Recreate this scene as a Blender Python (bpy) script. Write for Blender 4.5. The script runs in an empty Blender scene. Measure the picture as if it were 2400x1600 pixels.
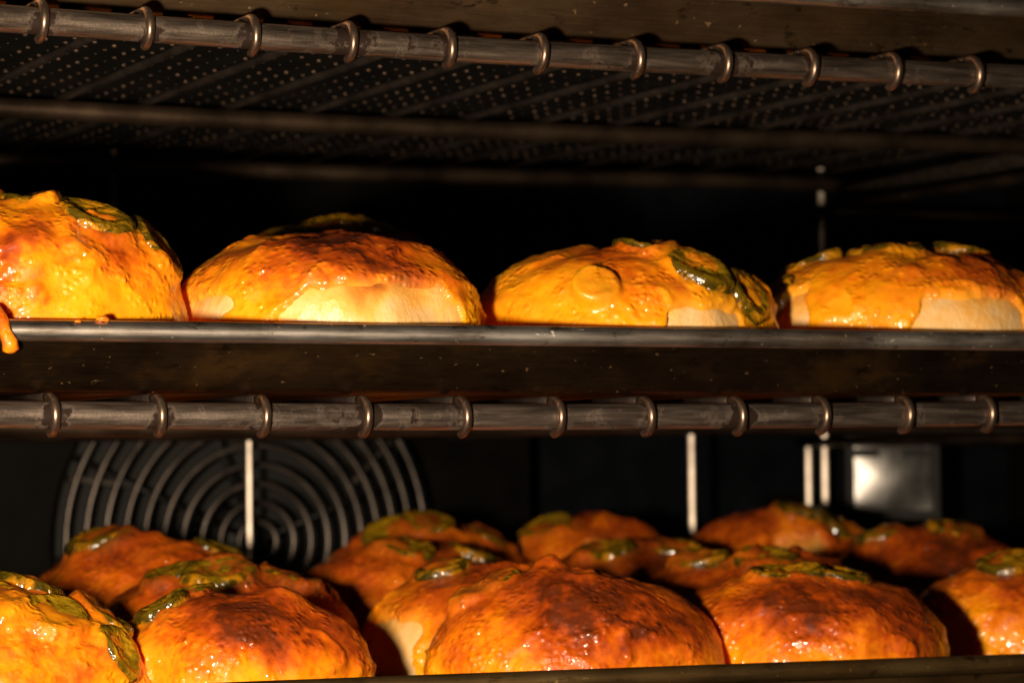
import bpy, math, random
import numpy as np
from mathutils import Vector, Matrix

MM = 0.001
sc = bpy.context.scene
COL = sc.collection

# ------------------------------------------------------------------ camera
CAM = np.array([-215.8, -761.8, -13.8])
YAW, PITCH, ROLL = 0.43697, 0.0418, -0.00936
cd = bpy.data.cameras.new('camera'); cam = bpy.data.objects.new('camera', cd); COL.objects.link(cam)
Fv = Vector((math.sin(YAW)*math.cos(PITCH), math.cos(YAW)*math.cos(PITCH), math.sin(PITCH)))
Rv = Vector((math.cos(YAW), -math.sin(YAW), 0)); Uv = Rv.cross(Fv)
R2 = Rv*math.cos(ROLL)+Uv*math.sin(ROLL); U2 = Uv*math.cos(ROLL)-Rv*math.sin(ROLL)
cam.matrix_world = Matrix(((R2.x, U2.x, -Fv.x, CAM[0]*MM), (R2.y, U2.y, -Fv.y, CAM[1]*MM),
                           (R2.z, U2.z, -Fv.z, CAM[2]*MM), (0, 0, 0, 1)))
cd.sensor_width = 36; cd.lens = 6824.3/2400*36
cd.clip_start = 0.01; cd.clip_end = 20
cd.dof.use_dof = True; cd.dof.focus_distance = 0.800; cd.dof.aperture_fstop = cd.lens/5.6
cd.dof.aperture_blades = 0
sc.camera = cam

# ------------------------------------------------------------------ world, lamp, exposure
w = bpy.data.worlds.new('World'); sc.world = w; w.use_nodes = True
w.node_tree.nodes['Background'].inputs[0].default_value = (1.0, 0.86, 0.72, 1)
w.node_tree.nodes['Background'].inputs[1].default_value = 0.003
ld = bpy.data.lights.new('key_lamp', 'AREA'); lamp = bpy.data.objects.new('key_lamp', ld); COL.objects.link(lamp)
ld.shape = 'DISK'; ld.size = 0.03; ld.energy = 6.8; ld.color = (1.0, 0.79, 0.56)
lamp.location = Vector((-180, -440, -20))*MM
lamp.rotation_euler = (Vector((180, 120, -5))*MM-lamp.location).to_track_quat('-Z', 'Y').to_euler()
sc.view_settings.view_transform = 'Standard'; sc.view_settings.look = 'None'
sc.view_settings.exposure = 0; sc.view_settings.gamma = 1; sc.view_settings.use_curve_mapping = False
sc.render.engine = 'CYCLES'
sc.cycles.use_denoising = True; sc.cycles.denoiser = 'OPENIMAGEDENOISE'
sc.cycles.max_bounces = 8; sc.cycles.caustics_reflective = False; sc.cycles.caustics_refractive = False
sc.cycles.sample_clamp_indirect = 4

# ------------------------------------------------------------------ noise
_rng = np.random.RandomState(7)
_perm = np.concatenate([_rng.permutation(256)]*3)
_g = _rng.normal(size=(256, 3)); _g /= np.linalg.norm(_g, axis=1)[:, None]
def perlin(P):
    Pi = np.floor(P).astype(int); f = P-Pi; Pi &= 255
    u = f*f*f*(f*(f*6-15)+10); out = 0
    for i in (0, 1):
        wx = u[:, 0] if i else 1-u[:, 0]
        for j in (0, 1):
            wy = u[:, 1] if j else 1-u[:, 1]
            for k in (0, 1):
                wz = u[:, 2] if k else 1-u[:, 2]
                h = _perm[_perm[_perm[Pi[:, 0]+i]+Pi[:, 1]+j]+Pi[:, 2]+k]
                g = _g[h]
                out = out+wx*wy*wz*(g[:, 0]*(f[:, 0]-i)+g[:, 1]*(f[:, 1]-j)+g[:, 2]*(f[:, 2]-k))
    return out*1.6
def fbm(P, scale, octv=3, off=0.0):
    a, s, o = 1.0, 1.0/scale, 0
    for k in range(octv):
        o = o+a*perlin(P*s+off+17.3*k); a *= .5; s *= 2.03
    return o
def worley(P, scale, off=0.0):
    Q = P/scale+off; C = np.floor(Q).astype(int); best = np.full(len(Q), 9.0)
    for i in (-1, 0, 1):
        for j in (-1, 0, 1):
            for k in (-1, 0, 1):
                c = C+np.array([i, j, k]); m = c & 255
                h = _perm[_perm[_perm[m[:, 0]]+m[:, 1]]+m[:, 2]]
                p = c+.5+.42*_g[h]
                best = np.minimum(best, ((Q-p)**2).sum(1))
    return np.sqrt(best)
def sstep(a, b, x):
    t = np.clip((x-a)/(b-a), 0, 1); return t*t*(3-2*t)

# ------------------------------------------------------------------ material helpers
class NT:
    def __init__(s, name):
        s.m = bpy.data.materials.new(name); s.m.use_nodes = True
        s.t = s.m.node_tree; s.n = s.t.nodes; s.b = s.n['Principled BSDF']; s.x = None
    def node(s, typ, **kw):
        n = s.n.new(typ)
        for k, v in kw.items():
            if k in n.inputs: n.inputs[k].default_value = v
            else: setattr(n, k, v)
        return n
    def link(s, a, b): s.t.links.new(a, b)
    def coords(s, scale=(1, 1, 1), kind='Object'):
        tc = s.node('ShaderNodeTexCoord'); mp = s.node('ShaderNodeMapping'); mp.inputs['Scale'].default_value = scale
        s.link(tc.outputs[kind], mp.inputs['Vector']); return mp.outputs[0]
    def noise(s, scale, detail=4, rough=.55, vec=None, dist=0.0):
        n = s.node('ShaderNodeTexNoise', Scale=scale, Detail=detail, Roughness=rough, Distortion=dist)
        s.link(vec if vec is not None else s.coords(), n.inputs['Vector']); return n.outputs['Fac']
    def ramp(s, fac, stops, interp='LINEAR'):
        r = s.node('ShaderNodeValToRGB'); cr = r.color_ramp; cr.interpolation = interp
        while len(cr.elements) < len(stops): cr.elements.new(.5)
        for e, (p, c) in zip(cr.elements, stops):
            e.position = p; e.color = (c[0], c[1], c[2], 1) if not isinstance(c, (int, float)) else (c, c, c, 1)
        s.link(fac, r.inputs[0]); return r.outputs[0]
    def math(s, op, a, b=None, clamp=False):
        n = s.node('ShaderNodeMath', operation=op); n.use_clamp = clamp
        for i, v in enumerate((a, b)):
            if v is None: continue
            if isinstance(v, (int, float)): n.inputs[i].default_value = v
            else: s.link(v, n.inputs[i])
        return n.outputs[0]
    def mix(s, fac, a, b, blend='MIX'):
        n = s.node('ShaderNodeMix', data_type='RGBA', blend_type=blend)
        for i, v in ((0, fac), (6, a), (7, b)):
            if isinstance(v, (int, float)): n.inputs[i].default_value = v
            elif isinstance(v, tuple): n.inputs[i].default_value = (*v, 1)
            else: s.link(v, n.inputs[i])
        return n.outputs[2]
    def attr(s, name):
        n = s.node('ShaderNodeAttribute', attribute_name=name); return n.outputs['Fac']
    def bump(s, h, strength, dist, chain=None):
        n = s.node('ShaderNodeBump', Strength=strength, Distance=dist); s.link(h, n.inputs['Height'])
        if chain is not None: s.link(chain, n.inputs['Normal'])
        return n.outputs[0]
    def set(s, **kw):
        for k, v in kw.items():
            k = k.replace('_', ' ')
            if isinstance(v, (int, float)): s.b.inputs[k].default_value = v
            elif isinstance(v, tuple): s.b.inputs[k].default_value = (*v, 1) if len(v) == 3 and 'Color' in k else v
            else: s.link(v, s.b.inputs[k])
        return s.m

def mat_cheese():
    N = NT('melted_cheese')
    br = N.attr('brown')
    n1 = N.noise(380, 3, .55); n2 = N.noise(95, 3, .5)
    f = N.math('ADD', br, N.math('MULTIPLY', N.math('SUBTRACT', n1, .5), .50))
    f = N.math('ADD', f, N.math('MULTIPLY', N.math('SUBTRACT', n2, .5), .55), True)
    c = N.ramp(f, [(0, (.93, .365, .004)), (.25, (.88, .265, .003)), (.5, (.64, .13, .003)), (.75, (.38, .055, .003)), (1, (.12, .02, .003))])
    g = N.attr('green')
    c = N.mix(N.math('MULTIPLY', g, .45), c, (.34, .175, .006))
    r = N.ramp(N.noise(150, 3), [(.3, .32), (.7, .62)])
    oil = N.ramp(N.noise(85, 3, .6), [(.40, .08), (.60, .9)])
    vo = N.node('ShaderNodeTexVoronoi', Scale=430.0, Randomness=1.0); vo.feature = 'SMOOTH_F1'; vo.inputs['Smoothness'].default_value = .35
    N.link(N.coords(), vo.inputs['Vector'])
    blister = N.math('MULTIPLY', N.ramp(vo.outputs['Distance'], [(.08, 1.0), (.55, 0.0)]), N.ramp(N.noise(110, 2), [(.42, 0.0), (.62, 1.0)]))
    spot = N.math('MULTIPLY', blister, N.ramp(f, [(.34, 0.0), (.6, .22)]))
    c = N.mix(spot, c, (.22, .035, .003))
    c = N.mix(N.math('MULTIPLY', N.attr('thin'), .35), c, (.86, .47, .10))
    b = N.bump(N.noise(520, 0, .5), .08, .0011)
    b = N.bump(blister, .6, .0009, b)
    cb = N.bump(N.noise(520, 0, .5), .5, .0014)
    cb = N.bump(blister, .8, .0010, cb)
    return N.set(Base_Color=c, Roughness=r, Normal=b, Subsurface_Weight=.3, Subsurface_Radius=(1.0, .30, .04),
                 Subsurface_Scale=.003, Specular_IOR_Level=.35, Coat_Weight=oil, Coat_IOR=1.6, Coat_Roughness=.10, Coat_Normal=cb)
def mat_dough():
    N = NT('baked_dough')
    br = N.attr('brown')
    f = N.math('ADD', br, N.math('ADD', N.math('MULTIPLY', N.math('SUBTRACT', N.noise(140, 4), .5), .95), N.math('MULTIPLY', N.math('SUBTRACT', N.noise(38, 3), .42), .9)), True)
    c = N.ramp(f, [(0, (.80, .53, .24)), (.35, (.82, .42, .085)), (.65, (.66, .23, .03)), (1, (.26, .06, .01))])
    b = N.bump(N.noise(420, 3, .55), .4, .0011)
    return N.set(Base_Color=c, Roughness=.38, Normal=b, Subsurface_Weight=.15, Subsurface_Radius=(1, .5, .2),
                 Subsurface_Scale=.003, Specular_IOR_Level=.45)
def mat_pepper():
    N = NT('roasted_jalapeno')
    a = N.attr('rad')
    n = N.noise(300, 4)
    f = N.math('ADD', a, N.math('MULTIPLY', N.math('SUBTRACT', n, .5), .5), True)
    c = N.ramp(f, [(0, (.28, .165, .006)), (.45, (.22, .135, .005)), (.78, (.125, .08, .004)), (1, (.042, .030, .002))])
    burnt = N.ramp(N.noise(130, 3), [(.62, 0.0), (.78, 1.0)])
    c = N.mix(N.math('MULTIPLY', burnt, .7), c, (.05, .02, .006))
    film = N.ramp(N.noise(130, 3, .6, N.coords((1, 1, 1)), .6), [(.48, 0.0), (.62, 1.0)])
    c = N.mix(N.math('MULTIPLY', film, .8), c, (.52, .22, .006))
    b = N.bump(N.noise(420, 2, .5), .6, .0014)
    b = N.bump(film, .5, .0012, b)
    return N.set(Base_Color=c, Roughness=.2, Normal=b, Subsurface_Weight=.1, Subsurface_Radius=(.6, .6, .1),
                 Subsurface_Scale=.002, Coat_Weight=.5, Coat_Roughness=.08, Specular_IOR_Level=.6)
def mat_tray(name, base, patina, met=.75, rlo=.3, rhi=.55, stain=(.16, .08, .02)):
    """aged aluminium with baked-on oil, brushed along X"""
    N = NT(name)
    st = N.noise(60, 6, .7, N.coords((1.2, 22, 22)))
    bl = N.noise(22, 5, .6, N.coords((1, 1.6, 1.6)))
    f = N.ramp(N.math('ADD', N.math('MULTIPLY', st, .25), N.math('MULTIPLY', bl, .85)), [(.38, 0.0), (.72, 1.0)])
    c = N.mix(f, patina, base)
    sp = N.ramp(N.noise(520, 2, .5, N.coords((.8, 1, 1))), [(.70, 0.0), (.76, 1.0)])       # pale baked specks
    c = N.mix(N.math('MULTIPLY', sp, .22), c, (.34, .20, .08))
    big = N.ramp(N.noise(34, 4, .65, N.coords((1, 1.3, 2))), [(.52, 0.0), (.72, 1.0)])       # amber oil stains
    c = N.mix(N.math('MULTIPLY', big, .55), c, stain)
    dk = N.ramp(N.noise(90, 4, .7, N.coords((1, 2, 2))), [(.60, 0.0), (.70, 1.0)])          # burnt blotches
    c = N.mix(N.math('MULTIPLY', dk, .75), c, (.012, .007, .004))
    r = N.math('ADD', N.math('MULTIPLY', st, rhi-rlo), rlo)
    b = N.bump(st, .12, .0004)
    b = N.bump(N.noise(300, 4), .10, .0003, b)
    m = N.math('SUBTRACT', met, N.math('MULTIPLY', sp, .5), True)
    return N.set(Base_Color=c, Metallic=m, Roughness=r, Normal=b, Anisotropic=.35)
def mat_rod(name, base, dark, pitch_off=0.0, pitch=.030, rough=.4):
    N = NT(name)
    tc = N.node('ShaderNodeTexCoord'); sx = N.node('ShaderNodeSeparateXYZ'); N.link(tc.outputs['Object'], sx.inputs[0])
    ph = N.math('FRACT', N.math('ADD', N.math('DIVIDE', N.math('SUBTRACT', sx.outputs[0], pitch_off), pitch), 100.5))
    d = N.math('ABSOLUTE', N.math('SUBTRACT', ph, .5))                       # 0 at a ring
    near = N.ramp(d, [(.04, 1.0), (.20, 0.0)])
    n = N.noise(190, 5, .65); big = N.noise(17, 2)
    burn = N.ramp(N.math('ADD', N.math('MULTIPLY', near, .20), N.math('ADD', N.math('MULTIPLY', n, .8), N.math('MULTIPLY', big, .7))), [(.84, 0.0), (.95, 1.0)])
    st = N.noise(70, 5, .6, N.coords((.7, 9, 9)))
    c = N.mix(N.ramp(st, [(.35, 0.0), (.7, 1.0)]), dark, base)
    c = N.mix(burn, c, (.018, .010, .007))
    r = N.math('ADD', N.math('MULTIPLY', st, .2), rough-.08)
    r = N.math('ADD', r, N.math('MULTIPLY', burn, .3))
    b = N.bump(N.noise(900, 4, .6), .25, .0003)
    return N.set(Base_Color=c, Metallic=N.math('SUBTRACT', .9, N.math('MULTIPLY', burn, .6)), Roughness=r, Normal=b, Specular_IOR_Level=.2)
def mat_plain(name, col, met, rough, var=.3, nscale=60, spec=.5):
    N = NT(name)
    n = N.noise(nscale, 4)
    c = N.mix(N.ramp(n, [(.3, 0.0), (.7, 1.0)]), tuple(x*(1-var) for x in col), tuple(min(1, x*(1+var)) for x in col))
    r = N.math('ADD', N.math('MULTIPLY', n, .2), rough-.1)
    return N.set(Base_Color=c, Metallic=met, Roughness=r, Specular_IOR_Level=spec, Normal=N.bump(N.noise(nscale*8, 3), .08, .0004))

M = dict(cheese=mat_cheese(), dough=mat_dough(), pepper=mat_pepper(),
         tray=mat_tray('aged_tray_metal', (.060, .034, .016), (.013, .007, .004), .9, .33, .45),
         tray_rim=mat_tray('worn_rim_metal', (.82, .77, .72), (.14, .10, .07), .97, .32, .50, (.36, .26, .17)),
         tray_low=mat_tray('oily_rim_metal', (.22, .14, .055), (.07, .04, .015), .85, .35, .5),
         tray_up=mat_tray('aged_upper_metal', (.21, .135, .072), (.07, .04, .021), .95, .33, .43),
         lips=mat_plain('hole_glint_metal', (.40, .27, .19), .85, .38),  # pale metal for the glints added round the holes
         under=mat_plain('shade_black_steel', (.004, .0032, .0026), .4, .5),  # near-black colour holds the shade under the tray, also on the grille struts
         rod=mat_rod('stained_rack_steel', (.27, .215, .175), (.085, .064, .05), rough=.42),
         rod2=mat_rod('stained_rack_steel_lower', (.32, .26, .22), (.10, .076, .062), .003, rough=.42),
         wire=mat_plain('rack_wire_steel', (.22, .155, .115), .92, .36, .45, 150),
         shade_wire=mat_plain('shaded_rack_wire', (.075, .060, .052), .85, .45, .4, 100),  # darker copy of the rack wire, shade beneath the trays put into its colour
         crod=mat_plain('dark_cross_rod', (.075, .05, .033), .85, .42, .6, 40),  # darker, browner steel than the front rods
         wall=mat_plain('dark_oven_steel', (.0026, .0020, .0017), .2, .55, spec=.10),
         wallb=mat_plain('blue_black_oven_steel', (.0035, .0046, .0068), .2, .45, spec=.2),
         hole=mat_plain('fan_housing_black', (.006, .006, .006), .2, .6),
         grille=mat_plain('grille_wire_steel', (.13, .112, .10), .9, .42, .4, 80),
         shadepost=mat_plain('shaded_post_steel', (.30, .22, .17), 1.0, .5, .2, 60),  # darker copy of the post steel, for the post in shade
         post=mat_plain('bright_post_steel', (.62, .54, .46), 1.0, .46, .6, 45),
         plate=mat_plain('satin_reflector_steel', (.40, .39, .38), 1.0, .40, .3, 90))

# ------------------------------------------------------------------ object helpers
def mesh_obj(name, V, F, mat, parent=None, loc=(0, 0, 0), smooth=True, attrs=None, props=None):
    """V in mm, world coordinates; loc in mm is the object's own origin (world)."""
    V = np.asarray(V, float)
    base = np.asarray(loc, float)
    me = bpy.data.meshes.new(name)
    me.from_pydata(((V-base)*MM).tolist(), [], F if isinstance(F, list) else F.tolist())
    if smooth: me.polygons.foreach_set('use_smooth', [True]*len(me.polygons))
    for k, a in (attrs or {}).items():
        at = me.attributes.new(k, 'FLOAT', 'POINT'); at.data.foreach_set('value', np.asarray(a, np.float32))
    me.update()
    if mat is not None: me.materials.append(mat)
    o = bpy.data.objects.new(name, me); COL.objects.link(o)
    o.location = tuple(base*MM)
    if parent is not None:
        o.parent = parent
        o.location = tuple((base-np.array(parent['_w']))*MM)
    o['_w'] = [float(x) for x in base]
    for k, v in (props or {}).items(): o[k] = v
    return o
def thing(name, label, cat, loc, group=None):
    o = bpy.data.objects.new(name, None); COL.objects.link(o); o.location = tuple(np.array(loc)*MM)
    o.empty_display_size = .01
    o['label'] = label; o['category'] = cat; o['_w'] = [float(x) for x in loc]
    if group: o['group'] = group
    return o
def tube(path, rad, seg=14, cap=True):
    P = np.asarray(path, float); n = len(P); rad = np.broadcast_to(np.asarray(rad, float), (n,))
    T = np.gradient(P, axis=0); T /= np.linalg.norm(T, axis=1)[:, None]
    up = np.array([0, 0, 1.0]) if abs(T[0, 2]) < .9 else np.array([1.0, 0, 0])
    a = np.cross(T[0], up); a /= np.linalg.norm(a)
    V = []
    ang = np.linspace(0, 2*math.pi, seg, endpoint=False)
    for i in range(n):
        a = a-T[i]*(a@T[i]); a /= np.linalg.norm(a); b = np.cross(T[i], a)
        V.append(P[i]+rad[i]*(np.cos(ang)[:, None]*a+np.sin(ang)[:, None]*b))
    V = np.concatenate(V); F = []
    for i in range(n-1):
        for j in range(seg):
            k = (j+1) % seg; F.append((i*seg+j, i*seg+k, (i+1)*seg+k, (i+1)*seg+j))
    if cap:
        F.append(tuple(range(seg))[::-1]); F.append(tuple((n-1)*seg+j for j in range(seg)))
    return V, F
def join(parts):
    V, F, o = [], [], 0
    for v, f in parts:
        V.append(np.asarray(v)); F += [tuple(i+o for i in q) for q in f]; o += len(v)
    return np.concatenate(V), F
def box(x0, x1, y0, y1, z0, z1):
    V = [(x, y, z) for z in (z0, z1) for y in (y0, y1) for x in (x0, x1)]
    return np.array(V, float), [(0, 2, 3, 1), (4, 5, 7, 6), (0, 1, 5, 4), (2, 6, 7, 3), (0, 4, 6, 2), (1, 3, 7, 5)]

# ------------------------------------------------------------------ oven cavity (setting)
XL, XR, YB, ZF, ZC = -290, 640, 436, -230, 260
def struct(name, vf, mat, smooth=False):
    o = mesh_obj(name, vf[0], vf[1], mat, smooth=smooth); o['kind'] = 'structure'; return o
FC = np.array([217.0, YB-4, -46.5])                                     # centre of the fan opening
def holed_panel(x0, x1, z0, z1, y, c, r, thick, seg=64):
    """flat panel in an XZ plane with a round opening"""
    ang = np.linspace(0, 2*math.pi, seg, endpoint=False)
    ci = np.stack([c[0]+r*np.cos(ang), np.full(seg, y), c[2]+r*np.sin(ang)], 1)
    d = np.stack([np.cos(ang), np.sin(ang)], 1)
    t = np.minimum(np.where(d[:, 0] > 0, (x1-c[0])/np.maximum(d[:, 0], 1e-6), (x0-c[0])/np.minimum(d[:, 0], -1e-6)),
                   np.where(d[:, 1] > 0, (z1-c[2])/np.maximum(d[:, 1], 1e-6), (z0-c[2])/np.minimum(d[:, 1], -1e-6)))
    co = np.stack([c[0]+t*d[:, 0], np.full(seg, y), c[2]+t*d[:, 1]], 1)
    bk = ci.copy(); bk[:, 1] += thick; bo = co.copy(); bo[:, 1] += thick
    V = np.concatenate([ci, co, bk, bo]); F = []
    for j in range(seg):
        k = (j+1) % seg
        F += [(j, k, seg+k, seg+j), (k, j, 2*seg+j, 2*seg+k), (seg+j, seg+k, 3*seg+k, 3*seg+j)]
    return V, F
struct('back_wall', box(XL, XR, YB+40, YB+44, ZF, ZC), M['wallb'])
struct('side_wall_left', box(XL-4, XL, 60, YB+44, ZF, ZC), M['wall'])
struct('side_wall_right', box(XR, XR+4, -10, YB+44, ZF, ZC), M['wall'])
struct('oven_floor', box(XL-4, XR+4, -10, YB+44, ZF-4, ZF), M['wall'])
struct('oven_ceiling', box(XL-4, XR+4, -10, YB+44, ZC, ZC+4), M['wall'])

# fan baffle with grille
fb = thing('fan_baffle', 'dark steel panel with round fan opening at the back of the oven', 'panel', (FC[0], YB, ZF))
mesh_obj('panel', *holed_panel(XL+20, 352, ZF+4, ZC-4, YB, FC, 89, 3), M['wall'], fb, smooth=False)
gr = thing('fan_grille', 'round wire grille of concentric rings over the fan opening', 'grille', tuple(FC))
NR = 10
for k in range(NR):
    r = 8.5+k*(82.5-8.5)/(NR-1)
    a = np.linspace(0, 2*math.pi, 73)
    P = np.stack([FC[0]+r*np.cos(a), np.full(73, FC[1]-6+.012*r*r/8.5), FC[2]+r*np.sin(a)], 1)
    V, F = tube(P, 1.35, 10, False)
    mesh_obj('ring', V, F, M['grille'], gr, loc=FC)
for ang in (20, 110, 155, 245, 290):
    a = math.radians(ang); d = np.array([math.cos(a), 0, math.sin(a)])
    V, F = tube([FC+d*6+[0, -3, 0], FC+d*88+[0, 5, 0]], 1.2, 8)
    mesh_obj('shadow_strut', V, F, M['under'], gr, loc=FC)  # added dark struts, standing in for shadow lines across the rings
imp = thing('fan_impeller', 'dim fan wheel with upright blades behind the round grille', 'fan', tuple(FC+[0, 30, 0]))
V, F = tube([FC+[0, 34, 0], FC+[0, 12, 0]], [16, 12], 24); mesh_obj('hub', V, F, M['hole'], imp, loc=FC)
bl = None
for k in range(14):
    a = 2*math.pi*k/14; rot = np.array([[math.cos(a), 0, -math.sin(a)], [0, 1, 0], [math.sin(a), 0, math.cos(a)]])
    V, F = box(58, 82, 12, 36, -1, 1); V[:, 2] += (V[:, 0]-58)*.35
    mesh_obj('blade', V@rot.T+FC, F, M['grille'], imp, loc=FC, smooth=False)
V, F = holed_panel(FC[0]-84, FC[0]+84, FC[2]-84, FC[2]+84, FC[1]+36, FC, 14, 1)
mesh_obj('back_plate', V, F, M['hole'], imp, loc=FC, smooth=False)

# rear posts and rails that carry the racks
def post(x, y, z0, z1, label, r=1.25, mt='post', turn=33):
    V, F = tube([(0, 0, z0), (0, 0, z0+1), (0, 0, z1-1.2), (0, 0, z1)], [r, r, r, r*.6], 20)
    # flat-oval bar, its broad face turned to mirror the key lamp into the camera
    V[:, 1] *= .3
    half = math.radians(turn)
    c_, s_ = math.cos(-half), math.sin(-half)
    V = np.stack([x+V[:, 0]*c_-V[:, 1]*s_, y+V[:, 0]*s_+V[:, 1]*c_, V[:, 2]], 1)
    t = thing('support_post', label, 'post', (x, y, z0), 'upright steel posts at the back of the oven')
    mesh_obj('bar', V, F, M[mt], t, loc=(x, y, z0))
    V, F = box(x-4, x+4, y+3.0, YB-.3, z0+3, z0+8)
    mesh_obj('bracket', V, F, M['wall'], t, loc=(x, y, z0), smooth=False)
post(145.1, 400, 30, 250, 'dim upright post between the upper rack and the leftmost bun', mt='shadepost', turn=20)
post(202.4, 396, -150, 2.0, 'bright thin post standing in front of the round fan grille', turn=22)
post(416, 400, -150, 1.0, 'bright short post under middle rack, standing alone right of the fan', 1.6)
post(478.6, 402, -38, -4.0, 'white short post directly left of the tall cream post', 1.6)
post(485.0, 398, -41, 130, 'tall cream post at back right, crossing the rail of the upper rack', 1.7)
def rail(z, label):
    t = thing('rack_guide', label, 'rail', (476, 0, z), 'side rails that carry the racks')
    V, F = tube([(476, -6, z), (476, 200, z), (476, 404, z)], 2.2, 12); mesh_obj('rail', V, F, M['crod'], t, loc=(476, 0, z))
    V, F = tube([(476, 392, z), (540, 392, z), (XR-2, 392, z)], 1.8, 12); mesh_obj('rear_stay', V, F, M['crod'], t, loc=(476, 0, z))
    V, F = tube([(476, 60, z), (540, 60, z), (XR-2, 60, z)], 1.8, 12); mesh_obj('front_stay', V, F, M['crod'], t, loc=(476, 0, z))
rail(101.0, 'dark side rail under the right end of the upper rack')
rail(-5.5, 'dark side rail under the right end of the middle rack')

# oven lamp cover in the back right corner: satin plate, bulged and turned to reflect the key lamp, behind two clips
LC = np.array([537., 424., -22.])
t = thing('lamp_cover', 'satin steel lamp cover with dark clips reflecting light at the back right', 'lamp cover', tuple(LC))
az = math.radians(-21); cz, sz = math.cos(az), math.sin(az)
def lrot(V): return np.stack([V[:, 0]*cz-V[:, 1]*sz, V[:, 0]*sz+V[:, 1]*cz, V[:, 2]], 1)+LC
V, F = box(-26, 26, 0, 2, -17, 19); V[:, 0] *= 1.0
g = 14
def plate(n=14):
    u = np.linspace(-1, 1, n); X, Z = np.meshgrid(u*19, u*17)
    Y = -3.6*(1-(X/19)**2)*(1-(Z/17)**2)
    Vv = np.stack([X.ravel(), Y.ravel(), Z.ravel()+1], 1)
    Fv_ = [(i*n+j, i*n+j+1, (i+1)*n+j+1, (i+1)*n+j) for i in range(n-1) for j in range(n-1)]
    V2 = Vv.copy(); V2[:, 1] = 2
    k = n*n
    edge = [j for j in range(n)]+[i*n+n-1 for i in range(1, n)]+[(n-1)*n+j for j in range(n-2, -1, -1)]+[i*n for i in range(n-2, 0, -1)]
    Fb = [tuple(k+i for i in f[::-1]) for f in Fv_]
    Fs = [(edge[i], k+edge[i], k+edge[(i+1) % len(edge)], edge[(i+1) % len(edge)]) for i in range(len(edge))]
    return np.concatenate([Vv, V2]), Fv_+Fb+[f[::-1] for f in Fs]
V, F = plate(); mesh_obj('plate', lrot(V), F, M['plate'], t, loc=LC, smooth=False)
for (x0, x1, z0, z1, nm) in ((-19.2, 19.2, 18.5, 22, 'frame'), (-19.2, 19.2, -20, -16.5, 'frame'), (-22.5, -19.3, -20, 22, 'frame'), (19.3, 22.5, -20, 22, 'frame'),
                         (-19.2, -7, 9.5, 13.5, 'clip'), (5, 19.2, 9.5, 13.5, 'clip')):
    V, F = box(x0, x1, -6.5, 2.5, z0, z1); mesh_obj(nm, lrot(V), F, M['hole'], t, loc=LC, smooth=False)

# ------------------------------------------------------------------ racks
SAG = {}
def sagf(X, A): 
    u = np.clip((np.asarray(X, float)-155)/165, -1.45, 1.45); return A*(u*u-.5)
YR = 345
def rack(z, xoff, A, label, rodmat, k0=-6, k1=15):
    x0, x1 = 30*k0+xoff-16, 30*k1+xoff+16
    t = thing('wire_rack', label, 'oven rack', ((x0+x1)/2, 0, z), 'oven racks of thick wire')
    L = ((x0+x1)/2, 0, z)
    xs = np.linspace(x0, x1, 60)
    o = (0, 0, z)
    for nm, y, dz, r, mt in (('front_rod', 0, 0, 3.75, rodmat), ('cross_rod', 182, -.2, 3.4, M['crod']), ('rear_rod', YR, 0, 3.4, M['crod'])):
        V, F = tube(np.stack([xs, np.full(60, y), z+dz+sagf(xs, A)], 1), r, 24)
        mesh_obj(nm, V, F, mt, t, loc=(0, 0, z))
    for y0 in (x0+4, x1-4):
        V, F = tube([(y0, 3, z), (y0, 170, z), (y0, YR-3, z)], 3.3, 14); mesh_obj('side_rod', V, F, rodmat, t, loc=(0, 0, z))
    rr = 3.75+1.1; rng = random.Random(int(z)+5)
    for k in range(k0, k1+1):
        X = 30*k+xoff+rng.uniform(-.5, .5); zz = z+sagf(X, A); lean = rng.uniform(-.5, .5)
        P = [(X, YR+4, zz+rr-.3), (X, 260, zz+rr-.6), (X, 182, zz+rr-.4), (X, 90, zz+rr-.5), (X, 10, zz+rr), (X, 3, zz+rr)]
        for a in np.linspace(90, 285+rng.uniform(-8, 8), 16):
            r_ = math.radians(a); P.append((X+lean*(a-90)/180, rr*math.cos(r_), zz+rr*math.sin(r_)))
        V, F = tube(P[:6], 1.3, 12); wo = mesh_obj('wire', V, F, M['shade_wire'], t, loc=(X, 0, z))
        V, F = tube(P[5:], [1.3]*(len(P)-6)+[1.05], 12); mesh_obj('hook', V, F, M['wire'], wo, loc=(X, 0, z))
    return t
rack(106.0, 0.0, 1.4, 'upper oven rack of thick wires hooked over a round front rod', M['rod'])
rack(0.0, 3.0, .9, 'middle oven rack with hooked wire ends under the tray of buns', M['rod2'])

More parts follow.
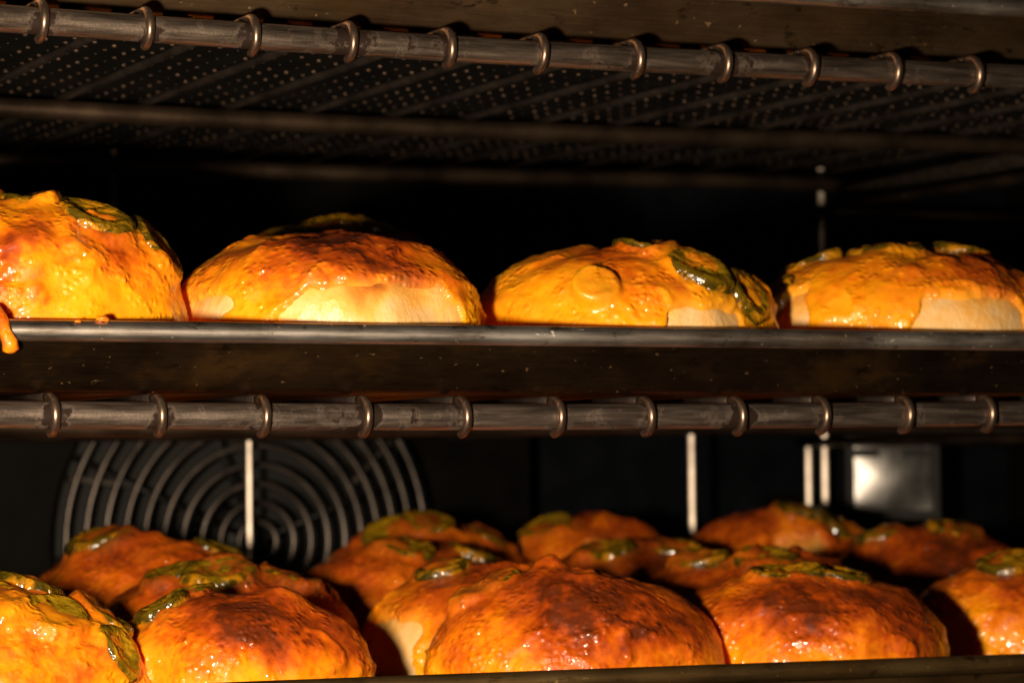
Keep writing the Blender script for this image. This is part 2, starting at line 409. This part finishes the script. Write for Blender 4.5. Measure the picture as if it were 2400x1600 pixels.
# ------------------------------------------------------------------ trays
def rrect(x0, x1, y0, y1, r, off, z, nc=8, nx=40, sag=0):
    x0 -= off; x1 += off; y0 -= off; y1 += off; r = max(r+off, 1)
    P = []
    for cx, cy, a0 in ((x1-r, y0+r, -90), (x1-r, y1-r, 0), (x0+r, y1-r, 90), (x0+r, y0+r, 180)):
        for a in np.linspace(a0, a0+90, nc): P.append((cx+r*math.cos(math.radians(a)), cy+r*math.sin(math.radians(a)), z))
    # subdivide front edge
    fr = np.linspace(x0+r, x1-r, nx)[1:-1]
    P += [(x, y0, z) for x in fr]
    return np.array(P)
def tray(zb, h, label, m_pan, m_rim, perforated=False, x0=-176, x1=456, y0=9, y1=338, out=11.5, roll=2.9, sag=0., tilt=0.):
    """zb: underside height; rim top at zb+h"""
    cx = (x0+x1)/2
    t = thing('baking_tray', label, 'baking tray', (cx, (y0+y1)/2, zb), 'baking trays on the racks')
    L = (0, 0, zb); th = .9
    zr = zb+h-roll                                             # centre of the rolled rim
    prof = [(-1.5, 0), (.4, .35), (1.3, 1.4)]
    n = 7
    for i in range(1, n+1):
        f = i/n; prof.append((1.3+(out-roll-1.3)*f, 1.4+(zr-roll*.2-zb-1.4)*f))
    inner = [(o-th*1.05, zz+th*.35) for o, zz in prof[::-1]]
    inner[-1] = (-1.5-th, th); inner[-2] = (.4-th, th+.3)
    loops = prof+inner
    rings = [rrect(x0, x1, y0, y1, 14, o, zb+zz) for o, zz in loops]
    m = len(rings[0]); V = np.concatenate(rings); F = []
    for i in range(len(rings)-1):
        for j in range(m):
            k = (j+1) % m; F.append((i*m+j, i*m+k, (i+1)*m+k, (i+1)*m+j))
    if not perforated:
        F.append(tuple(range(m))[::-1]); F.append(tuple((len(rings)-1)*m+j for j in range(m)))
    def bend(V):
        V = V.copy(); V[:, 2] += sagf(V[:, 0], sag)+tilt*(V[:, 0]-155); return V
    mesh_obj('pan', bend(V), F, m_pan, t, loc=L)
    # rolled rim: tube swept along the outline, slightly dented
    c = rrect(x0, x1, y0, y1, 14, out, zr); m = len(c)
    Vr = []; seg = 16; ang = np.linspace(0, 2*math.pi, seg, endpoint=False)
    cc = np.array([cx, (y0+y1)/2, 0])
    nxt = np.roll(c, -1, 0)-np.roll(c, 1, 0); nrm = np.stack([nxt[:, 1], -nxt[:, 0], 0*nxt[:, 0]], 1)
    nrm /= np.linalg.norm(nrm, axis=1)[:, None]
    dent = perlin(c/55.+zb)*.25
    for i in range(m):
        p = c[i]+nrm[i]*dent[i]
        Vr.append(p+roll*(np.cos(ang)[:, None]*nrm[i]*.92+np.sin(ang)[:, None]*np.array([0, 0, 1.0])))
    F = []
    for i in range(m):
        k = (i+1) % m
        for j in range(seg):
            l = (j+1) % seg; F.append((i*seg+j, i*seg+l, k*seg+l, k*seg+j))
    mesh_obj('rim', bend(np.concatenate(Vr)), F, m_rim, t, loc=L)
    if perforated:
        dx, dy, R, sg = 7.5, 9.6, .62, 8; hr = random.Random(4)
        sa = np.linspace(0, 2*math.pi, sg, endpoint=False)+math.pi/8*0
        oct_ = np.stack([np.cos(sa), np.sin(sa)], 1)
        sq = np.array([(.5, 0), (.5, .5), (0, .5), (-.5, .5), (-.5, 0), (-.5, -.5), (0, -.5), (.5, -.5)])*[dx, dy]
        xs = np.arange(x0+dx/2-1, x1, dx); Vb, Fb, Vl, Fl = [], [], [], []
        for ix, xc in enumerate(xs):
            for iy in range(int((y1-y0)/dy)):
                yc = y0+dy/2+iy*dy-(dy/2 if ix % 2 else 0)
                if yc+dy/2 > y1+1: continue
                lip = hr.random() < .72; ld_ = hr.uniform(.25, .6)
                o = len(Vb)*24
                h0 = np.concatenate([oct_*R+[xc, yc], np.full((8, 1), zb)], 1); h1 = h0+[0, 0, th]
                s0 = np.concatenate([sq+[xc, yc], np.full((8, 1), zb)], 1)
                Vb.append(np.concatenate([h0, s0, h1]))
                for j in range(8):
                    k = (j+1) % 8
                    Fb.append((o+j, o+k, o+8+k, o+8+j)); Fb.append((o+k, o+j, o+16+j, o+16+k))
                if not lip: continue
                o = len(Vl)*24
                l0 = np.concatenate([oct_*(R+.12)+[xc, yc], np.full((8, 1), zb-.05)], 1)
                l1 = np.concatenate([oct_*(R-.05)+[xc, yc], np.full((8, 1), zb-ld_)], 1)
                l2 = np.concatenate([oct_*(R-.2)+[xc, yc], np.full((8, 1), zb+.2)], 1)
                Vl.append(np.concatenate([l0, l1, l2]))
                for j in range(8):
                    k = (j+1) % 8
                    Fl.append((o+j, o+k, o+8+k, o+8+j)); Fl.append((o+8+j, o+8+k, o+16+k, o+16+j))
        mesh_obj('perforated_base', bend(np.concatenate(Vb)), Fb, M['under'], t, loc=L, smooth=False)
        mesh_obj('glint_lip', bend(np.concatenate(Vl)), Fl, M['lips'], t, loc=L, props={'kind': 'stuff'})  # rings added at the holes to catch light as bright dots
    return t
RT = 3.75+2.4
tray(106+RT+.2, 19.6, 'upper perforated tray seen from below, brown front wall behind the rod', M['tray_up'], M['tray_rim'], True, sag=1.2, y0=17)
tray(0+RT+.2, 19.5, 'middle tray with worn silver rim, carrying the row of cheesy buns', M['tray'], M['tray_rim'])
tray(-94.5, 21.0, 'lower tray with oily brown rim along the bottom edge', M['tray_low'], M['tray_low'], sag=-.2, tilt=-.006)

# ------------------------------------------------------------------ buns
def sq_grid(n):
    u = np.linspace(-1, 1, n); U, W = np.meshgrid(u, u, indexing='xy')
    X = U*np.sqrt(1-W*W/2); Y = W*np.sqrt(1-U*U/2)
    i = np.arange(n*n).reshape(n, n)
    F = np.stack([i[:-1, :-1], i[:-1, 1:], i[1:, 1:], i[1:, :-1]], -1).reshape(-1, 4)
    return X.ravel(), Y.ravel(), F
TMAX = 2.25
class Bun:
    def __init__(s, name, x, y, zb, R, h, seed, label, slices=(), bare=(), browns=(), bias=0., edge=.93, peaks=(), n=170,
                 ry=None, brown_shade_top=.38, lump=1.0, ztilt=(0, 0), dbrowns=(), p=.87):
        s.p = p
        s.c = np.array([x, y, zb], float); s.R = R; s.ry = ry or R; s.h = h; s.seed = seed
        view = math.atan2(CAM[1]-y, CAM[0]-x)                    # azimuth towards the viewer
        s.view = view; s.peaks = peaks; s.zc = .33*h; s.lump = lump; s.tilt = ztilt
        s.off = np.array([seed*3.17, seed*5.71, seed*1.37])
        X, Y, F = sq_grid(n)
        P = s.shape(X, Y); Nn = s.normals(P, n)
        rho = np.hypot(X, Y); az = np.degrees(np.arctan2(Y, X)-view); az = (az+180) % 360-180     # +: right in view
        zf = (P[:, 2])/h
        root = thing('cheese_bun', label, 'bun', s.c, 'cheese and jalapeno buns')
        s.root = root
        PW = P+s.c
        # --- cheese cover
        arc = 55.0
        e = edge+.07*np.sin(np.radians(az)*3+seed)+.05*fbm(P+s.off, 16, 2)
        for (a0, hw, zlim) in bare:                                # dough left bare in this direction below zlim
            rl = s.rho_of(zlim)
            da = np.abs(((az-a0+180) % 360)-180)
            wv = 1-sstep(hw*.72, hw*1.12, da+14*fbm(P+s.off+9, 14, 2)*.5)
            e = e*(1-wv)+np.minimum(e, rl)*wv
        e = e+.022*fbm(P+s.off+31, 9, 2)
        sd = (e-rho)*arc
        T = 1.25+.45*fbm(P+s.off+4, 20, 2)
        bead = .45*np.exp(-((sd-2.2)/1.8)**2)
        off = np.where(sd > 0, -1.0+(T+1.0)*(1-np.exp(-np.maximum(sd, 0)/1.1))+bead, -1.0)
        lumps = .75*perlin((P+s.off+50)/11)+.35*perlin((P+s.off+57)/5.5)
        fold = 1.15*(1-np.abs(perlin((P*[1, 1, 1.5]+s.off+77)/19)+.25*perlin((P+s.off+71)/8))*3.2).clip(0, 1)**2
        w1 = worley(P+s.off, 6.2); w2 = worley(P+s.off+5.3, 2.7)
        bub = .75*(1-sstep(.0, .62, w1))*sstep(-.2, .45, perlin((P+s.off+90)/13)+.1)
        fine = .16*(1-sstep(.0, .60, w2))*sstep(-.25, .4, perlin((P+s.off+95)/9)+.1)
        calm = .35+.65*sstep(-.25, .35, perlin((P+s.off+33)/24))
        lumps = lumps*calm+.9*perlin((P+s.off+64)/15)*(1.2-calm); fold = fold*calm
        cov = sstep(-.5, 3, sd)
        off = off+cov*(lumps*lump+fold*lump+bub+fine)
        # --- jalapeno slices, partly under the cheese
        green = np.zeros(len(P)); sl = []; soff = np.zeros(len(P)); cadd = .16 if n <= 130 else .05
        for q in slices:
            a_, z_, rad_ = q[:3]; rad_ = rad_*.86; cover = q[3] if len(q) > 3 else .55; stand = q[4] if len(q) > 4 else 0.
            asp = q[5] if len(q) > 5 else .85
            rl = s.rho_of(min(z_, .995)); ang = math.radians(a_)+view
            i0 = int(np.argmin((X-rl*math.cos(ang))**2+(Y-rl*math.sin(ang))**2))
            C0, N0 = P[i0], Nn[i0]
            e1 = np.cross(N0, [0, 0, 1.0]);
            if np.linalg.norm(e1) < .05: e1 = np.array([1.0, 0, 0])
            e1 /= np.linalg.norm(e1); e2 = np.cross(N0, e1)
            rot = seed*1.7+len(sl)*2.1; e1, e2 = e1*math.cos(rot)+e2*math.sin(rot), e2*math.cos(rot)-e1*math.sin(rot)
            D = P-C0; uu, vv, dd = D@e1/rad_, D@e2/(rad_*asp), D@N0
            d = np.hypot(uu, vv)
            wgt = (1-sstep(.88, 1.22, d))*(np.abs(dd) < rad_*1.6)
            ring = np.exp(-((d-.82)/.2)**2)
            ns = perlin((P+s.off+120+len(sl)*7)/7.5)+.35*perlin((P+s.off+20+len(sl)*7)/3.5)
            gd = rot*1.3+s.seed; grad = uu*math.cos(gd)+vv*math.sin(gd)
            soff = np.maximum(soff, wgt*((cover+.10+cadd)*3.4+stand*.85+ring*.5*cover+ns*1.1+grad*1.6-.8))
            green = np.maximum(green, (1-sstep(.7, 1.35, d))*(np.abs(dd) < rad_*1.6)*np.clip(.6-ns*.6, 0, 1))
            sl.append((i0, C0, N0, e1, e2, rad_, asp, stand))
        off = off+soff
        Pc = P+Nn*off[:, None]
        Pc[:, 2] = np.maximum(Pc[:, 2], .4)
        Pc = s.lean(Pc, .3)
        # --- browning of the crust, deepened on tops and rear buns to stand for shade
        b = .16+bias+brown_shade_top*sstep(.45, 1., zf)+.26*fbm(P+s.off+140, 20, 3)+.10*lumps*.5
        b = b-.16*(1-sstep(.36, .66, zf))
        for (a0, z0, ra, amt) in browns:
            rl = s.rho_of(min(z0, .995)); ang = math.radians(a0)+view
            i0 = int(np.argmin((X-rl*math.cos(ang))**2+(Y-rl*math.sin(ang))**2))
            dd = np.linalg.norm(P-P[i0], axis=1)
            b = b+amt*np.exp(-(dd/ra)**2)*(1+.8*fbm(P+s.off+150, 8, 3))
        keep = (sd[F] > -1.6).any(1)
        Fk = F[keep]; used = np.unique(Fk); mp = -np.ones(len(P), int); mp[used] = np.arange(len(used))
        mesh_obj('cheese', (Pc+s.c)[used], mp[Fk], M['cheese'], root, loc=s.c, attrs={'brown': np.clip(b, 0, 1)[used], 'green': green[used], 'thin': np.exp(-np.maximum(sd, 0)/1.5)[used]})
        # --- dough
        nd = max(60, n//2); Xd, Yd, Fd = sq_grid(nd); Pd = s.shape(Xd, Yd); Nd = s.normals(Pd, nd)
        Pd = Pd+Nd*(.25*fbm(Pd+s.off+200, 5, 3))[:, None]
        zd = Pd[:, 2]/h
        bd = .02+.40*sstep(.45, .85, zd)+.22*fbm(Pd+s.off+210, 18, 3)
        for (a0, z0, ra, amt) in browns:
            rl = s.rho_of(min(z0, .995)); ang = math.radians(a0)+view
            i0 = int(np.argmin((Xd-rl*math.cos(ang))**2+(Yd-rl*math.sin(ang))**2))
            bd = bd+amt*.8*np.exp(-(np.linalg.norm(Pd-Pd[i0], axis=1)/ra)**2)
        for (a0, z0, ra, amt) in dbrowns:
            rl = s.rho_of(z0); ang = math.radians(a0)+view
            i0 = int(np.argmin((Xd-rl*math.cos(ang))**2+(Yd-rl*math.sin(ang))**2))
            bd = bd+amt*np.exp(-(np.linalg.norm(Pd-Pd[i0], axis=1)/ra)**2)*(1+.6*fbm(Pd+s.off+260, 9, 2))
        Pd[:, 2] = np.maximum(Pd[:, 2], .05)
        Pd = s.lean(Pd, .8)
        mesh_obj('dough', Pd+s.c, Fd, M['dough'], root, loc=s.c, attrs={'brown': np.clip(bd, 0, 1)})
        # --- slices
        for k, q in enumerate(sl): s.slice_mesh(P, Nn, q, k)
    def lean(s, P, gap):
        """keep the bun inside the tray: it leans on the sloping front wall"""
        ymin = 9.2+gap-7.4*np.clip(P[:, 2]/15, 0, 1.1)-s.c[1]
        P = P.copy(); low = P[:, 2] < 17
        P[:, 1] = np.where(low, np.maximum(P[:, 1], ymin), P[:, 1]); return P
    def rho_of(s, zf):
        z = zf*s.h
        if z >= s.zc: t = math.acos(min(1, ((z-s.zc)/(s.h-s.zc))**(1/s.p)))
        else: t = math.acos(max(-1, (z/s.zc-1)*.628))
        return t/TMAX
    def shape(s, X, Y):
        rho = np.hypot(X, Y)+1e-9; t = np.minimum(rho, 1)*TMAX; ct, st = np.cos(t), np.sin(t)
        r = np.where(t < math.pi/2, np.abs(st)**s.p, st)
        z = np.where(t < math.pi/2, s.zc+(s.h-s.zc)*np.abs(ct)**s.p, s.zc*(1+ct/.628))
        cx, cy = X/rho, Y/rho
        wob = 1+.05*perlin(np.stack([cx*1.3, cy*1.3, 0*cx], 1)+s.off)
        P = np.stack([cx*r*s.R*wob, cy*r*s.ry*wob, z], 1)
        up = np.clip(z/s.h, 0, 1)
        P[:, 2] += up*1.9*s.lump*fbm(P*[1, 1, .6]+s.off+300, 26, 2)*np.minimum(1, up*2)
        P[:, 0] *= 1+.05*fbm(P+s.off+330, 28, 2); P[:, 1] *= 1+.05*fbm(P+s.off+350, 28, 2)
        P[:, 2] += up*(s.tilt[0]*P[:, 0]+s.tilt[1]*P[:, 1])
        for (a0, z0, amp, sg) in s.peaks:
            rl = s.rho_of(z0); ang = math.radians(a0)+s.view
            px, py = rl*math.cos(ang), rl*math.sin(ang)
            d = np.hypot(X-px, Y-py)*50
            P[:, 2] += amp*np.exp(-(d/sg)**2)
        return P
    def normals(s, P, n):
        G = P.reshape(n, n, 3); N = np.cross(np.gradient(G, axis=1), np.gradient(G, axis=0)).reshape(-1, 3)
        N /= np.linalg.norm(N, axis=1)[:, None]+1e-12
        if N[(n//2)*n+n//2, 2] < 0: N = -N
        return N
    def slice_mesh(s, P, Nn, q, k):
        i0, C0, N0, e1, e2, rad, asp, stand = q
        nr, na = 9, 40
        rr = np.concatenate([np.linspace(0.02, .93, nr-2), [.985, 1.0]]); aa = np.linspace(0, 2*math.pi, na, endpoint=False)
        Rg, Ag = np.meshgrid(rr, aa, indexing='ij'); Rg, Ag = Rg.ravel(), Ag.ravel()
        rw = rad*(1+.05*np.sin(Ag*3+k+s.seed)+.03*np.sin(Ag*5+k*2))
        u, v = Rg*rw*np.cos(Ag), Rg*rw*asp*np.sin(Ag)
        Q = C0+u[:, None]*e1+v[:, None]*e2
        near = np.linalg.norm(P-C0, axis=1) < rad*2.4
        Pn, NN = P[near], Nn[near]
        idx = np.argmin(((Q[:, None, :]-Pn[None])**2).sum(2), 1)
        # smooth drape: height over the tangent plane from the nearest surface point
        hgt = (Pn[idx]-C0)@N0
        hgt = np.clip(hgt, -rad*.8, rad*.5)*.85
        th = 3.3*np.interp(Rg, [0, .35, .55, .68, .9, .985, 1.0], [.45, .4, .55, .95, 1.0, .72, .3])
        seeds = np.exp(-((Rg-.32)/.12)**2)*(.5+.5*np.sin(Ag*4+k))*1.0
        th = th+seeds*.6+.35*fbm(Q+s.off+k*11, 3.0, 2)+stand*(1+.6*np.cos(Ag+s.seed))
        top = Q+N0*(hgt+th)[:, None]
        bot = Q+N0*(hgt-1.0)[:, None]
        last = np.arange((nr-1)*na, nr*na)
        V = np.concatenate([top, bot[last]]); F = []
        for i in range(nr-1):
            for j in range(na):
                l = (j+1) % na; F.append((i*na+j, i*na+l, (i+1)*na+l, (i+1)*na+j))
        F.append(tuple(range(na))[::-1])
        for j in range(na):
            l = (j+1) % na; F.append(((nr-1)*na+j, (nr-1)*na+l, nr*na+l, nr*na+j))
        att = np.concatenate([np.interp(Rg, [0, .5, .65, .9, 1], [.1, .25, .35, .7, 1]), np.ones(na)])
        mesh_obj('jalapeno_slice', V+s.c, F, M['pepper'], s.root, loc=s.c, attrs={'rad': att})

ZM = 6.35+1.0; ZL = -93.6
# ---- middle tray
A = Bun('A', 8, 55, ZM, 47, 54, 3, 'leftmost bun on the middle tray, cut by frame, bright melted cheese all over',
    slices=[(46, .90, 14, .15, .6), (74, .74, 14, .10, .8), (150, .97, 15, .3, 1.0), (-150, .98, 15, .35, 1.2), (20, .985, 12, .5)], browns=[(2, .66, 13, .5), (36, .78, 10, .35)], bias=-.03, brown_shade_top=.28, edge=1.05, n=190, p=.8)
Bun('B', 103, 55, ZM, 48, 46.5, 5, 'bun on the middle tray with a broad bare pale patch under browned cheese',
    bare=[(19, 36, .64), (-50, 17, .58), (80, 20, .5)], browns=[(14, .90, 17, .66), (-14, .9, 10, .3), (34, .78, 9, .3)], bias=-.08, edge=1.02, n=190, dbrowns=[(14, .68, 8, .22), (48, .62, 12, .2)], p=.82)
Bun('C', 203, 55, ZM, 48, 44.5, 9, 'bun on the middle tray with a round cheese-covered slice bump on its front',
    slices=[(-8, .66, 7.6, 1.15, .3, .95), (42, .82, 14, .25, .8), (66, .66, 13, .15, .5), (30, .97, 12, .3, 1.2), (92, .75, 12, .4, .5)], bare=[(34, 20, .52)],
    browns=[(22, .66, 7, .25), (-10, .95, 15, .2)], bias=-.15, brown_shade_top=.28, edge=1.04, n=180)
Bun('D', 311, 58, ZM, 55, 46.5, 12, 'rightmost bun on the middle tray, running out of the frame at the right',
    slices=[(-56, .66, 12, -.45, 1.2), (-80, .92, 14, .3, 1.2), (-20, .985, 15, .35, .8), (66, .58, 13, .05, .8), (100, .97, 13, .4, 1.2)],
    bare=[(-50, 20, .66), (30, 26, .62)], browns=[(35, .88, 17, .3), (60, .75, 12, .25)], bias=-.12, brown_shade_top=.34, edge=1.03, n=180, ry=48)
Bun('B2', 139, 146, ZM, 46, 55.5, 15, 'bun in second row of middle tray, olive slice showing over the browned bun',
    slices=[(20, .97, 16, .2, 2.6), (60, .93, 14, .25, 2.0), (-45, .93, 14, .3, 1.5)], bias=0, n=120)
Bun('C2', 246, 150, ZM, 46, 47, 18, 'bun in second row of middle tray, dim shoulder left of the slice-bump bun',
    slices=[(-60, .85, 14, .2, 1.), (-10, .97, 14, .3, 1.)], n=120)
# ---- lower tray, front row
Bun('L1', -6, 55, ZL, 48, 45, 21, 'leftmost bun on the lower tray, heaped with olive jalapeno slices',
    slices=[(14, .93, 15, .42, 1.0), (42, .84, 13, .45, .8), (62, .60, 11, .2, .9), (78, .80, 12, .5, .6), (100, .97, 14, .4, 1.2)], browns=[(70, .9, 14, .35), (20, .6, 12, .2), (40, .45, 9, .2)], bias=.0, brown_shade_top=.25, edge=1.05, n=180)
Bun('L2', 75, 54, ZL, 39, 39, 24, 'bun on lower tray with a pointed cheese peak and bright orange front',
    slices=[(-74, .93, 12, .1, 1.2), (-110, .98, 11, .3, 1.2)], browns=[(0, .86, 13, .4), (30, .8, 10, .3), (55, .6, 9, .3)], peaks=[(50, .97, 4, 4), (-60, .985, 1.5, 9)], bias=0.09, brown_shade_top=.35, edge=1.05, n=170, ry=39, p=.74)
Bun('L3', 184, 48, ZL, 46.5, 45, 27, 'large reddish brown bun at lower centre with a small nub on top',
    slices=[(-80, .88, 15, .70, .6, .5)], browns=[(10, .75, 22, .28), (45, .6, 18, .25), (-20, .55, 14, .15)], peaks=[(-70, .985, 4.5, 2.6)], bias=0.22, brown_shade_top=.25, edge=1.05, n=190, ry=37, p=.98)
Bun('L4', 271, 58, ZL, 46, 42, 30, 'browned bun on lower tray right of the large centre bun',
    slices=[(-50, .985, 12, .1, 1.3), (-10, .99, 12, .1, 1.4), (60, .98, 13, .3, .8)], browns=[(-5, .78, 14, .35), (40, .7, 18, .35), (65, .5, 16, .3)], bias=0.14, brown_shade_top=.3, edge=1.05, n=170)
Bun('L5', 386, 90, ZL, 46, 43, 33, 'rightmost bun on lower tray with a bare pale patch at its lower left',
    slices=[(-40, .97, 14, .1, 1.2), (20, .99, 13, .2, 1.0)], bare=[(-50, 26, .66)], browns=[(-10, .85, 18, .35), (10, .6, 8, .2)], bias=.05, brown_shade_top=.3, edge=1.03, n=150, ry=41)
# ---- lower tray, second row
Bun('S0', -14, 148, ZL, 45, 47, 36, 'bun in second row of lower tray, only a sliver above the leftmost bun', slices=[(60, .95, 14, .2, 1.)], bias=.05, n=110)
Bun('S1', 104, 146, ZL, 44, 45.0, 39, 'bun behind the peaked bun, a folded jalapeno slice arching on its top',
    slices=[(-10, .95, 15, .2, 2.0), (-60, .95, 13, .2, 1.0), (60, .93, 12, .3, .8)], lump=1.6, bias=0.20, n=130, browns=[(0, .7, 18, .2)])
Bun('S2', 188, 118, ZL, 44, 46, 42, 'bun with bare dough low on its left, squeezed behind the large centre bun',
    slices=[(-70, .96, 13, .3, .8)], bare=[(-48, 22, .6)], browns=[(0, .9, 18, .25)], bias=.04, n=150, ry=37)
Bun('S3', 304, 148, ZL, 45, 46.0, 45, 'dim second row bun of lower tray, directly behind the browned bun right of centre',
    slices=[(10, .97, 14, .2, 1.2), (-70, .95, 12, .3, 1.)], lump=1.7, bias=0.23, n=120)
# ---- lower tray, third row; bias browns the cheese further as shade
Bun('T1', 110, 234, ZL, 46, 53.0, 48, 'blurred dark bun at back left, in front of the left half of the fan grille',
    slices=[(-60, .93, 15, .15, 1.6), (60, .93, 14, .2, 1.2)], lump=1.8, bias=0.23, n=110, ztilt=(-.10, 0))
Bun('T2', 206, 234, ZL, 46, 49.0, 51, 'dim third row bun with slices on top, below the fan grille, right side',
    slices=[(0, .97, 14, .15, 1.), (70, .92, 13, .2, 1.2)], lump=1.7, bias=0.22, n=110)
Bun('T3', 304, 236, ZL, 46, 47.0, 54, 'dim greenish bun in third row, behind and right of the centre nub',
    slices=[(-40, .96, 15, .2, 1.), (40, .95, 13, .3, .8)], lump=1.8, bias=0.20, n=110)
Bun('T4', 432, 230, ZL, 47, 50.0, 57, 'reddish bun at far right behind the rightmost lower bun, slice at left top',
    slices=[(-60, .95, 14, .15, 2.0), (40, .98, 14, .3, .8)], lump=1.8, bias=0.22, n=110, browns=[(20, .85, 20, .3)])
# ---- lower tray, fourth row; shade again put into the browning by bias
Bun('U1', 240, 300, ZL, 44, 55.0, 60, 'blurred bun at the back, raised slice beside right edge of fan grille',
    slices=[(10, .96, 14, .15, 2.4), (-30, .93, 14, .2, 1.2), (75, .9, 14, .4, 1.)], lump=2.0, bias=0.20, n=110)
Bun('U2', 316, 302, ZL, 40, 56.0, 63, 'blurred orange bun at the back, centred between fan grille and lone post',
    slices=[(-60, .93, 14, .15, 1.2)], bare=[(10, 25, .85)], lump=1.7, bias=0.16, n=110)
Bun('U3', 402, 302, ZL, 44, 58.0, 66, 'blurred golden bun at the back, below the bright lone post',
    slices=[(40, .96, 15, .2, 1.6), (70, .9, 14, .2, 1.)], bare=[(15, 18, .8)], lump=1.8, bias=0.14, n=110)

# ---- cheese that ran over the rim of the middle tray, and crumbs on the rim
V, F = tube([(-15, 12, 24), (-14, 3, 27.0), (-13, -2, 27.2), (-12.2, -5.6, 25.5), (-11.2, -6.6, 22), (-10.3, -6.9, 19.5), (-9.8, -6.6, 17.6), (-9.6, -6.2, 16.6)],
            [4.0, 3.0, 2.6, 1.9, 1.7, 2.1, 2.2, .9], 20)
Vn = V+np.stack([.35*fbm(V, 3, 3), .35*fbm(V+40, 3, 3), .25*fbm(V+80, 3, 3)], 1)
mesh_obj('cheese_drip', Vn, F, M['cheese'], A.root, loc=A.c, attrs={'brown': np.clip(.45+.3*fbm(V, 6, 2), 0, 1), 'green': np.zeros(len(V))})
def crumb(x, y, z, r, seed, label):
    X, Y, F = sq_grid(14); ph = np.hypot(X, Y)*2.6; P = np.stack([np.sin(ph)*X/(np.hypot(X, Y)+1e-6), np.sin(ph)*Y/(np.hypot(X, Y)+1e-6), np.cos(ph)], 1)
    P = P*(1+.35*fbm(P+seed, .9, 2))[:, None]*np.array([1.5, 1, .7])*r+np.array([x, y, z])
    o = mesh_obj('cheese_crumb', P, F, M['cheese'], loc=(x, y, z), attrs={'brown': np.full(len(P), .35), 'green': np.zeros(len(P))})
    o['label'] = label; o['category'] = 'crumb'; o['group'] = 'cheese crumbs on the middle rim'
crumb(16.5, -3.6, 26.2, 1.2, 3, 'small cheese crumb on the silver rim below the leftmost bun')
crumb(9.2, -4.5, 25.4, .6, 8, 'tiny cheese fleck on the silver rim near the dripping cheese')
for o in list(bpy.data.objects):
    if '_w' in o: del o['_w']
